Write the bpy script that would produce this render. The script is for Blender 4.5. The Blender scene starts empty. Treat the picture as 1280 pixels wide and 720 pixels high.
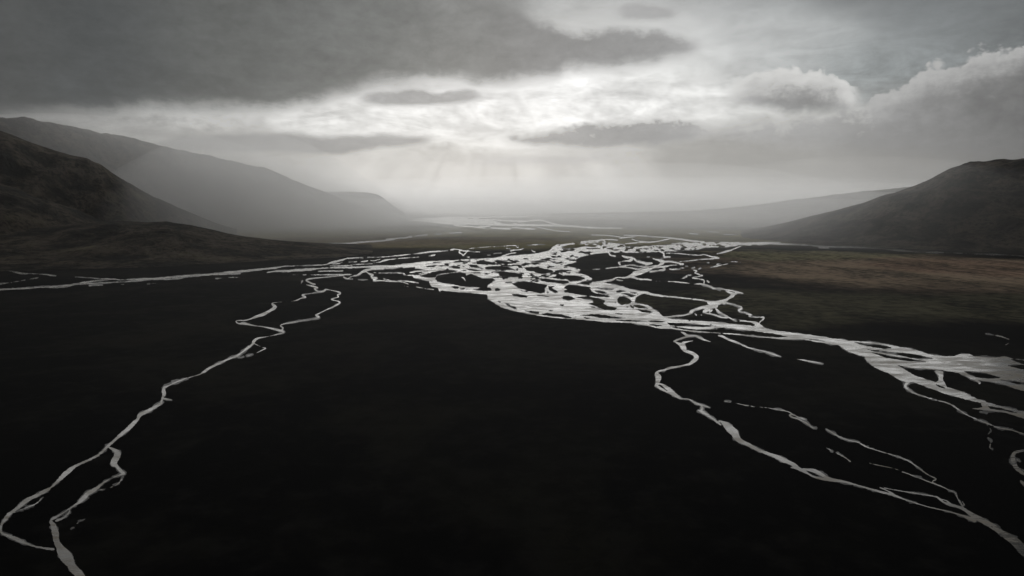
import bpy, math, random
import numpy as np

R = math.radians
sc = bpy.context.scene
COL = sc.collection
rng = np.random.default_rng(7)

# ------------------------------------------------------------------ camera model
F = 853.0; HOR = 260.0; CAMZ = 250.0
PITCH = math.atan((360.0 - HOR) / F)
CP, SP = math.cos(PITCH), math.sin(PITCH)

def ray(x, y):
    """direction (not normalised) through photo point (x, y) of 1280 x 720"""
    dx = (np.asarray(x, float) - 640.0) / F
    dy = (360.0 - np.asarray(y, float)) / F
    return dx, CP + SP * dy, -SP + CP * dy

def ground_at(x, y, z=0.0):
    dx, dY, dz = ray(x, y)
    t = (z - CAMZ) / dz
    return dx * t, dY * t

# ------------------------------------------------------------------ helpers
def tag(o, label=None, cat=None, group=None, kind=None):
    if label: o['label'] = label
    if cat: o['category'] = cat
    if group: o['group'] = group
    if kind: o['kind'] = kind
    return o

def mesh_obj(name, verts, faces, mat, smooth=True):
    me = bpy.data.meshes.new(name)
    v = np.asarray(verts, dtype=np.float32)
    me.vertices.add(len(v)); me.vertices.foreach_set('co', v.ravel())
    if isinstance(faces, np.ndarray):
        n, k = faces.shape
        me.loops.add(n * k); me.loops.foreach_set('vertex_index', faces.astype(np.int32).ravel())
        me.polygons.add(n)
        me.polygons.foreach_set('loop_start', np.arange(0, n * k, k, dtype=np.int32))
    else:
        flat = [i for f in faces for i in f]
        st = np.cumsum([0] + [len(f) for f in faces[:-1]]).astype(np.int32)
        me.loops.add(len(flat)); me.loops.foreach_set('vertex_index', np.array(flat, dtype=np.int32))
        me.polygons.add(len(faces)); me.polygons.foreach_set('loop_start', st)
    me.update(calc_edges=True); me.validate()
    if smooth:
        me.polygons.foreach_set('use_smooth', np.ones(len(me.polygons), dtype=bool))
    me.materials.append(mat)
    o = bpy.data.objects.new(name, me); COL.objects.link(o)
    return o

# value noise in numpy
def _hash(ix, iy, seed):
    h = (ix.astype(np.int64) * 374761393 + iy.astype(np.int64) * 668265263 + seed * 1442695041) & 0xFFFFFFFF
    h = ((h ^ (h >> 13)) * 1274126177) & 0xFFFFFFFF
    h = h ^ (h >> 16)
    return (h & 0xFFFFFF) / float(0xFFFFFF)

def vnoise(x, y, seed=0):
    ix = np.floor(x); iy = np.floor(y)
    fx = x - ix; fy = y - iy
    fx = fx * fx * (3 - 2 * fx); fy = fy * fy * (3 - 2 * fy)
    a = _hash(ix, iy, seed); b = _hash(ix + 1, iy, seed)
    c = _hash(ix, iy + 1, seed); d = _hash(ix + 1, iy + 1, seed)
    return (a * (1 - fx) + b * fx) * (1 - fy) + (c * (1 - fx) + d * fx) * fy * 1.0

def fbm(x, y, oct=5, seed=0, gain=0.5):
    s = 0; a = 1; t = 0
    for i in range(oct):
        s = s + a * vnoise(x * 2 ** i + 17.3 * i, y * 2 ** i - 9.1 * i, seed + i); t += a; a *= gain
    return s / t * 2 - 1

def ridged(x, y, oct=4, seed=0):
    s = 0; a = 1; t = 0
    for i in range(oct):
        n = 1 - np.abs(vnoise(x * 2 ** i + 3.7 * i, y * 2 ** i + 5.3 * i, seed + i) * 2 - 1)
        s = s + a * n * n; t += a; a *= 0.5
    return s / t

# ------------------------------------------------------------------ node expression helper
class E:
    tree = None
    def __init__(s, sock): s.s = sock
    @staticmethod
    def m(op, a, b=None, c=None, clamp=False):
        n = E.tree.nodes.new('ShaderNodeMath'); n.operation = op; n.use_clamp = clamp
        for i, v in enumerate((a, b, c)):
            if v is None: continue
            if isinstance(v, E): E.tree.links.new(v.s, n.inputs[i])
            else: n.inputs[i].default_value = float(v)
        return E(n.outputs[0])
    def __add__(s, o): return E.m('ADD', s, o)
    __radd__ = __add__
    def __sub__(s, o): return E.m('SUBTRACT', s, o)
    def __rsub__(s, o): return E.m('SUBTRACT', o, s)
    def __mul__(s, o): return E.m('MULTIPLY', s, o)
    __rmul__ = __mul__
    def __truediv__(s, o): return E.m('DIVIDE', s, o)
    def exp(s): return E.m('EXPONENT', s)
    def clamp(s): return E.m('ADD', s, 0.0, clamp=True)

def smooth(e, a, b):
    n = E.tree.nodes.new('ShaderNodeMapRange'); n.interpolation_type = 'SMOOTHSTEP'; n.clamp = True
    E.tree.links.new(e.s, n.inputs['Value'])
    n.inputs['From Min'].default_value = a; n.inputs['From Max'].default_value = b
    return E(n.outputs[0])

def combine(x, y, z=0.0):
    n = E.tree.nodes.new('ShaderNodeCombineXYZ')
    for i, v in enumerate((x, y, z)):
        if isinstance(v, E): E.tree.links.new(v.s, n.inputs[i])
        else: n.inputs[i].default_value = v
    return n.outputs[0]

def separate(sock):
    n = E.tree.nodes.new('ShaderNodeSeparateXYZ'); E.tree.links.new(sock, n.inputs[0])
    return E(n.outputs[0]), E(n.outputs[1]), E(n.outputs[2])

def noise(vec, scale=1.0, detail=5, rough=0.55, dist=0.0, lac=2.0):
    n = E.tree.nodes.new('ShaderNodeTexNoise'); n.inputs['Scale'].default_value = scale
    n.inputs['Detail'].default_value = detail; n.inputs['Roughness'].default_value = rough
    n.inputs['Distortion'].default_value = dist; n.inputs['Lacunarity'].default_value = lac
    E.tree.links.new(vec, n.inputs['Vector'])
    return E(n.outputs[0])

def mixc(f, a, b):
    n = E.tree.nodes.new('ShaderNodeMix'); n.data_type = 'RGBA'
    ins = [i for i in n.inputs if i.type == 'RGBA']
    if isinstance(f, E): E.tree.links.new(f.s, n.inputs[0])
    else: n.inputs[0].default_value = f
    for i, v in zip(ins, (a, b)):
        if isinstance(v, (tuple, list)): i.default_value = (*v[:3], 1)
        else: E.tree.links.new(v, i)
    return [o for o in n.outputs if o.type == 'RGBA'][0]

def scalec(col, f):
    n = E.tree.nodes.new('ShaderNodeVectorMath'); n.operation = 'SCALE'
    if isinstance(col, (tuple, list)): n.inputs[0].default_value = col
    else: E.tree.links.new(col, n.inputs[0])
    if isinstance(f, E): E.tree.links.new(f.s, n.inputs['Scale'])
    else: n.inputs['Scale'].default_value = f
    return n.outputs[0]

def new_mat(name):
    m = bpy.data.materials.new(name); m.use_nodes = True
    nt = m.node_tree; E.tree = nt
    b = nt.nodes['Principled BSDF']
    return m, nt, b

def objcoord():
    n = E.tree.nodes.new('ShaderNodeTexCoord'); return n.outputs['Object']

def bump(b, h, strength, distance):
    n = E.tree.nodes.new('ShaderNodeBump'); n.inputs['Strength'].default_value = strength
    n.inputs['Distance'].default_value = distance
    E.tree.links.new(h.s, n.inputs['Height']); E.tree.links.new(n.outputs[0], b.inputs['Normal'])

def ellipse(px, py, cx, cy, rx, ry, ang=0.0):
    """squared elliptical distance of ground point from a centre (metres)"""
    ca, sa = math.cos(ang), math.sin(ang)
    dx = px - cx; dy = py - cy
    a = (dx * ca + dy * sa) * (1 / rx); c = (dy * ca - dx * sa) * (1 / ry)
    return a * a + c * c

# ------------------------------------------------------------------ ground material
def ground_material():
    m, nt, b = new_mat('black_sand_plain')
    co = objcoord(); X, Y, Z = separate(co)
    warp = noise(co, 0.0016, 5, 0.6) - 0.5
    warp2 = noise(co, 0.0011, 5, 0.6, 0.3) - 0.5
    wx = X + warp * 1400; wy = Y + warp2 * 1400
    big = noise(co, 0.0025, 6, 0.62, 0.4)
    mid = noise(co, 0.03, 5, 0.65)
    fine = noise(co, 0.35, 4, 0.7)
    flow = noise(combine(X * 0.0048, Y * 0.0022), 1.0, 7, 0.68, 0.8)
    sand = mixc(smooth(mid + (big - 0.5) * 1.2, 0.42, 0.72), (0.0016, 0.0018, 0.0020), (0.0090, 0.0087, 0.0083))
    moss = mixc(fine, (0.005, 0.006, 0.004), (0.032, 0.029, 0.018))
    c = mixc(smooth(big, 0.45, 0.68) * 0.55, sand, moss)
    # dark scrub clumps
    cl = smooth(noise(co, 0.055, 4, 0.7, 0.5), 0.56, 0.66) * smooth(big, 0.5, 0.6)
    c = mixc(cl * 0.6, c, (0.0035, 0.004, 0.003))
    def patch(cxy, rx, ry, col1, col2, amt, ang=0.0, col=c, lo=1.35, hi=0.35, k=1.0):
        d = ellipse(wx if k else X, wy if k else Y, cxy[0], cxy[1], rx, ry, ang)
        mk = smooth(d * -1.0, -lo, -hi)
        tex = smooth(flow * 0.75 + mid * 0.75, 0.56, 0.90)
        return mixc(mk * amt, col, mixc(tex, col1, col2))
    gx = lambda x, y: tuple(float(v) for v in ground_at(x, y))
    # olive grass plain beyond the braids, the first patch lightened to stand for sunlight
    c = patch(gx(610, 292), 3300, 2500, (0.26, 0.235, 0.12), (0.50, 0.44, 0.20), 0.95, 0, c)
    c = patch(gx(480, 301), 1700, 900, (0.15, 0.12, 0.08), (0.32, 0.26, 0.16), 0.9, 0.1, c)
    # rusty moor on the right
    c = patch(gx(1190, 337), 1050, 820, (0.055, 0.047, 0.034), (0.42, 0.31, 0.215), 0.95, -0.2, c)
    c = patch(gx(1255, 336), 560, 330, (0.09, 0.062, 0.045), (0.40, 0.25, 0.17), 0.6, -0.3, c)
    c = patch(gx(1000, 318), 620, 420, (0.03, 0.03, 0.022), (0.36, 0.33, 0.19), 0.85, 0.0, c)
    # mossy terrace right of the river
    c = patch(gx(1150, 385), 760, 420, (0.020, 0.020, 0.013), (0.13, 0.12, 0.075), 0.85, 0.0, c)
    c = patch(gx(830, 318), 260, 420, (0.030, 0.028, 0.020), (0.050, 0.046, 0.033), 0.5, 0.0, c)
    nt.links.new(c, b.inputs['Base Color'])
    b.inputs['Roughness'].default_value = 0.95
    b.inputs['Specular IOR Level'].default_value = 0.03
    bump(b, mid + fine * 0.3, 0.5, 0.8)
    return m

def water_material():
    m, nt, b = new_mat('silty_glacial_water')
    co = objcoord(); X, Y, Z = separate(co)
    # streaks drawn out along the flow, silt bars just under the surface
    st = noise(combine(X * 0.008, Y * 0.020), 1.0, 6, 0.68, 1.2)
    st2 = noise(combine(X * 0.02, Y * 0.06), 1.0, 5, 0.7, 0.8)
    bars = smooth(st * 0.6 + st2 * 0.4, 0.40, 0.62)
    c = mixc(bars, (0.060, 0.057, 0.050), (0.26, 0.225, 0.17))
    nt.links.new(c, b.inputs['Base Color'])
    far = smooth(Y, 2500.0, 4600.0)
    rough = (bars * 0.26 + 0.16) * (1.0 - far) + far * 0.12
    tone = noise(co, 0.011, 5, 0.62, 0.8)
    spec = (0.95 - bars * 0.72) * (smooth(tone, 0.38, 0.60) * 0.75 + 0.32)
    spec = spec * (1.0 - far) + far * 1.0
    nt.links.new(spec.s, b.inputs['Specular IOR Level'])
    nt.links.new(rough.s, b.inputs['Roughness'])
    b.inputs['IOR'].default_value = 1.40
    bump(b, noise(co, 0.5, 4, 0.6) + st2 * 0.8, 0.12, 0.25)
    return m

def hill_material():
    m, nt, b = new_mat('moss_and_scree_slope')
    co = objcoord(); X, Y, Z = separate(co)
    n1 = noise(co, 0.0045, 7, 0.65, 0.5); n2 = noise(co, 0.03, 6, 0.7, 0.4)
    c = mixc(smooth(n1, 0.35, 0.65), (0.022, 0.021, 0.018), (0.15, 0.125, 0.095))
    c = mixc(smooth(n2, 0.47, 0.62) * 0.8, c, (0.012, 0.012, 0.010))
    c = mixc(smooth(n1 + n2 * 0.5, 0.85, 1.0) * 0.6, c, (0.30, 0.27, 0.17))
    nt.links.new(c, b.inputs['Base Color'])
    b.inputs['Roughness'].default_value = 0.95
    b.inputs['Specular IOR Level'].default_value = 0.08
    bump(b, n2 + n1 * 1.5, 1.0, 26.0)
    return m

def wet_material():
    m, nt, b = new_mat('wet_black_sand')
    co = objcoord(); n = noise(co, 0.05, 6, 0.65)
    c = mixc(n, (0.010, 0.010, 0.010), (0.035, 0.032, 0.028))
    nt.links.new(c, b.inputs['Base Color'])
    r = n * 0.5 + 0.25; nt.links.new(r.s, b.inputs['Roughness'])
    b.inputs['Specular IOR Level'].default_value = 0.2
    bump(b, noise(co, 0.3, 4, 0.6), 0.3, 0.4)
    return m

M_WET = wet_material()
M_GROUND = ground_material(); M_WATER = water_material(); M_HILL = hill_material()

# ------------------------------------------------------------------ ground sheet
S = 60000.0
g = mesh_obj('ground', [(-S, -3000, 0), (S, -3000, 0), (S, S, 0), (-S, S, 0)], [(0, 1, 2, 3)], M_GROUND, False)
tag(g, 'black volcanic sand plain with moss and grass patches', kind='structure')

# ------------------------------------------------------------------ waterways
def T(ox, oy, s, pts):
    return [(ox + p[0] / s, oy + p[1] / s) + tuple(p[2:]) for p in pts]
t1 = lambda *p: T(380, 290, 8, p)
t2 = lambda *p: T(520, 290, 8, p)
t3 = lambda *p: T(660, 290, 8, p)
t4 = lambda *p: T(800, 290, 8, p)
t5 = lambda *p: T(560, 340, 8, p)
t6 = lambda *p: T(700, 350, 8, p)
t7 = lambda *p: T(840, 350, 8, p)
tL = lambda *p: T(280, 320, 8, p)

# --- strokes (x, y, width)
left_stream = [
 [(437,343,1.5),(417,345.6,1.3),(395,347.5,1.4),(386,348.7,1.8),(383,350.4,2),(386,352.7,2.2),(390,354.4,2.6),(394,355.4,2)],
 [(383,356,1.2),(390,357.5,2.4),(397,359.7,2),(393,360.6,1.8),(395.6,363,2),(398.7,364.7,1.6),(405,363.8,2.6),(407.5,361.9,2),(415,363,1.3),(423.7,365.2,1.8),(425,367.2,2.4),(422,368.7,2),(423,371,2.2),(420,372.2,1),(414.4,374,2.2),(418.7,375.6,1.6),(423.7,376.9,2),(424.4,378.7,2.2),(418.7,382.5,2.2),(408.7,386.9,1.8),(400,391.2,1.8),(395,394,2),(398.7,396,2.4),(395,398,1.6),(388.7,399.4,.9),(376,401.2,1.3),(367.5,402.7,1.7),(355,405,1.8),(350.6,407.2,2.2),(353.7,409.7,2),(352.5,412.5,2.4),(354.7,414.7,2.2)],
 [(399,365,1),(388.7,366.9,.9),(382.5,367.5,1.2),(378,369,2.2),(382,371.5,2.4),(376,373,1.6),(372,375,2.2),(366,376.3,1),(360,376.9,.8),(345,378,1.2),(340,379.7,2),(344,383.7,5),(338.7,387.5,4),(330,392.5,4.6),(320,396,3.8),(311,399.4,2),(305,400.6,1.4),(297.5,400.6,1.6),(295,402.2,1.6),(298.7,404.4,1.8),(305,404.4,3.4),(315,406.6,2.2),(330,408.7,1.3),(343.7,411.6,3),(349,413,3.4),(354.7,414.7,2.2),(352,416.5,2),(340.6,419.4,1.5),(330,421.5,1.6),(321.9,423.1,3),(317,427,4.5),(316,430,3),(309.4,435,3.4),(303,440,2.2),(296.9,444.4,3.2),(288,448,2.6),(275,453.7,3),(262,460,4),(256,464,3.6),(250,467.8,1.8),(240,471,1.4),(231,473.4,2),(215.6,479.7,1.8),(206,484.5,2.6),(204.5,488,5.5),(205,492,6),(203.5,496.5,3),(202,501,3.6),(200,505,4.8),(188,512,4.6),(175,519,5),(172,524,4.2),(166,530,5.4),(159,537,5.4),(147,547,4.6),(134.5,558,3.6),(124,568,3.8),(113,574,3.2),(102,579,3.4),(92,584,4.8),(82,592,6.5),(73,601,4.8),(64,609,3.8),(58,613,6),(46,619,5.5),(34,625,6),(22,635,5),(12,642,4.6),(6,650,4),(1.5,657,3.6),(1,665,3.8),(8,669,5),(18,673,5.4),(30,678,4),(40,682,3),(54,685,3),(67,686.5,4)],
 [(202,485,1.2),(215.6,478,1),(222,475,.8)],
 [(203,498,3),(208,498.7,2.6),(215,500,1.2)],
 [(134.5,558,2),(140,561,3),(147,567,8.5),(142,578,8.5),(146,583,5),(151,589,5),(155,592,4),(146,595,2),(131.5,602,2.2),(119,612,6),(110,617,7),(105.5,622,7),(97,629,4),(88.7,634.6,2.8),(76,643,2.4),(64,650,3.4),(66,656,7),(69,665,9.5),(70,673,9),(72,680,8.5),(77,688,13),(82.5,697,17),(88,704,13),(92,711,12),(102,722,11),(115,740,11),(135,770,12),(170,805,15),(180,840,14),(215,880,16)],
 [(154,594,1.6),(151,601,1.6),(144,607,1.8),(132,611,1.4),(119,613,1.6)],
 [(54,621,1.3),(46,629,1.5),(37,633,1.6),(27,637,1.4),(17,641,1.5)],
 [(107,648,.8),(98,653,1.4),(93,658,1.6),(89,662,1)],
 [(87,637,1.6),(86,641,3),(80,647,2.6),(70,651,2)],
 [(317,429,2),(323,432,1.5),(327,433.5,.7)],[(326,434,.8),(332,435.4,2.2),(328,437.5,1.6),(320,441.5,.9)],[(316,442.7,1.2),(309,445,1)],[(304,446.4,1.1),(298,447.6,.9)],
 [(378,351,1.2),(376.5,354.5,1)],
]
right_stream = [
 [(851.6,415,1.3),(855,416.7,2.6),(860,419.7,3),(869,419.7,2),(875,422.5,2.6),(881,425,2),(888,427,.7)],
 [(862,420.3,1.6),(855,422,2),(849,424,1.8),(842.5,426.6,1.6)],
 [(842.5,426.2,1.5),(848,429.5,3),(853,432,7),(855,436,6),(857,438.8,3.4),(860,439.7,3.6),(867.5,442.7,4.6),(870.5,447,6),(867.5,451,4.6),(862,455,3.2),(858,456,2.2),(849,458,2),(837.5,460,3),(830,462.6,2),(824,464,2.6),(820.5,467,4),(823,471,7.5),(822.5,475,6.5),(821.5,479.7,4.6)],
 [(866,426,1),(860,427,1.4),(854,428.5,3.4)],
 [(820,481.5,3),(825,485,3),(832,489,2.4),(840,492.6,2.6),(847,496,3.4),(851.6,498.4,1.6),(857,498.6,1.1),(862,499.4,1.4),(869,503.7,2.2),(874,505.4,2.2),(880,507.2,1.4),(887,509.4,.7)],
 [(822,479,2),(827,480.5,2.4),(831,483,4),(835.6,486.5,5),(841,490.5,4),(846,494,2.6)],
 [(877,508,2),(877.5,510.6,4),(876.5,513.5,2)],
 [(873,513,1),(877,514.6,3),(882.5,517.5,3.6),(888,521.5,2.4),(892,524,2.2),(897,528,2.4),(901,531,1.6)],
 [(899,526.5,2),(902.5,527.5,3),(907,531,7),(912,535.6,10),(918,541,10),(921,547,8),(926,551.5,6),(934,555,4.6),(949,563,3.6),(957,566,3.8),(964,568.4,4.2),(972,571.5,5.4),(979,575,6),(986,578,5),(992.5,581,5),(998,585.5,4.6),(1004,588.5,4),(1010,592,2.4),(1016,595.6,1.7),(1023,597.6,2.6),(1030,598.8,3.4),(1041,600,4.4),(1048,601,3.6),(1056,602.4,2.6),(1068,605.5,2),(1080,609,1.8),(1092.5,612.5,2.2),(1104,615.6,3),(1112,617.5,2.4),(1119,619.6,2.6),(1130,624,1.5),(1145,629,1.3),(1158,633,1.1),(1171,636,1.3),(1188,640,1.4),(1203,644.5,2),(1209,647,4),(1218,650,6)],
 [(989,584,1),(993,584.6,3),(1000,587,3)],
 [(1004,586.5,3),(1011,587.3,3.4),(1018,588.5,5),(1024,591.5,5),(1032,596,3.4),(1041,600,3)],
 [(1100,609.5,.9),(1106,612,1.4),(1115,616.5,1.6),(1119,619,1.5)],
 [(1105.6,610,1),(1118,612.3,.9),(1134,615,1),(1150,617.6,1.1),(1169,620.6,1.4),(1174,623.5,2.4),(1180,628,2.6),(1188,631,3.8),(1196,633,3.6),(1203,635.6,4),(1210,640,4.6),(1218,645.5,6.5),(1226,649.5,6.6),(1235,654.7,7),(1244,660,7),(1250,665,7),(1257,669,9),(1265,674,11),(1273,681,12),(1280,689,12.5),(1300,705,14),(1330,735,15),(1390,770,18),(1420,815,16),(1480,870,20)],
 [(1176,624,1.4),(1183,626,1.2),(1188,629.5,2)],
 [(906,501.5,.6),(913,502.5,.6)],[(920,504,.6),(931,506.5,.9),(936,507.5,.6)],[(939,508,.9),(945,508.7,.6)],
 [(950,508.7,.4),(959,509.7,.7),(970,511.6,.5),(980,513.4,1.2),(986,515,1.4),(989.4,517,1.3),(987.5,519.6,2.4),(992,522,1.2),(997,523.4,1.4),(1002.5,526,1.4),(1009,529.5,1.8),(1015.6,534.5,1.3),(1020,535,.5)],
 [(989,517.5,1.4),(996,520.5,1),(1001,522.5,1.5),(1007,524.6,.7)],
 [(1033,537,.9),(1038,539.5,2),(1049,546,1.6),(1058,549.5,1.3),(1064,551,1.5),(1073,553,1.3),(1079,556.4,1.5),(1084,559,1.5),(1092,561.6,1),(1105,565.6,.9),(1120,570,.9),(1134,575.4,1.3),(1143,581,1.4),(1152.5,588,1.2),(1161,594,1),(1170,598.6,1.4),(1166,601.5,1.4),(1167,604,1.6),(1179,609,1.5),(1187,613,1.2),(1194,616,1.4),(1196.6,622,1.6),(1201,629,2),(1205,636,2)],
 [(1201,631,1.2),(1205.5,631.5,1.4),(1203,627,1)],
 [(1087,579,.6),(1100,582,.8),(1115,585,.6),(1124,588,.5)],[(1128,590,.6),(1137,593,1),(1150,598,1),(1166,604,1.3)],
 [(1033,560,.8),(1040,563.6,.5)],[(1047,567,1),(1052,569.6,1),(1057,572.5,.8),(1063,577,1.4)],
 [(898.4,419.4,2),(903,420.5,2.8),(910,424,2.6),(920,427.7,2.6),(925,429.8,1.4),(934,434,1.6),(943,436.4,1),(950,438,1),(958,440,1.2),(964,442,2.2),(970,444,1.4),(976,446,.5)],
 [(994,448.6,.3),(1002,449.7,1.1),(1010,451.3,1.9),(1018,452.6,1.6),(1028,454.6,.5)],
]
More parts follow.
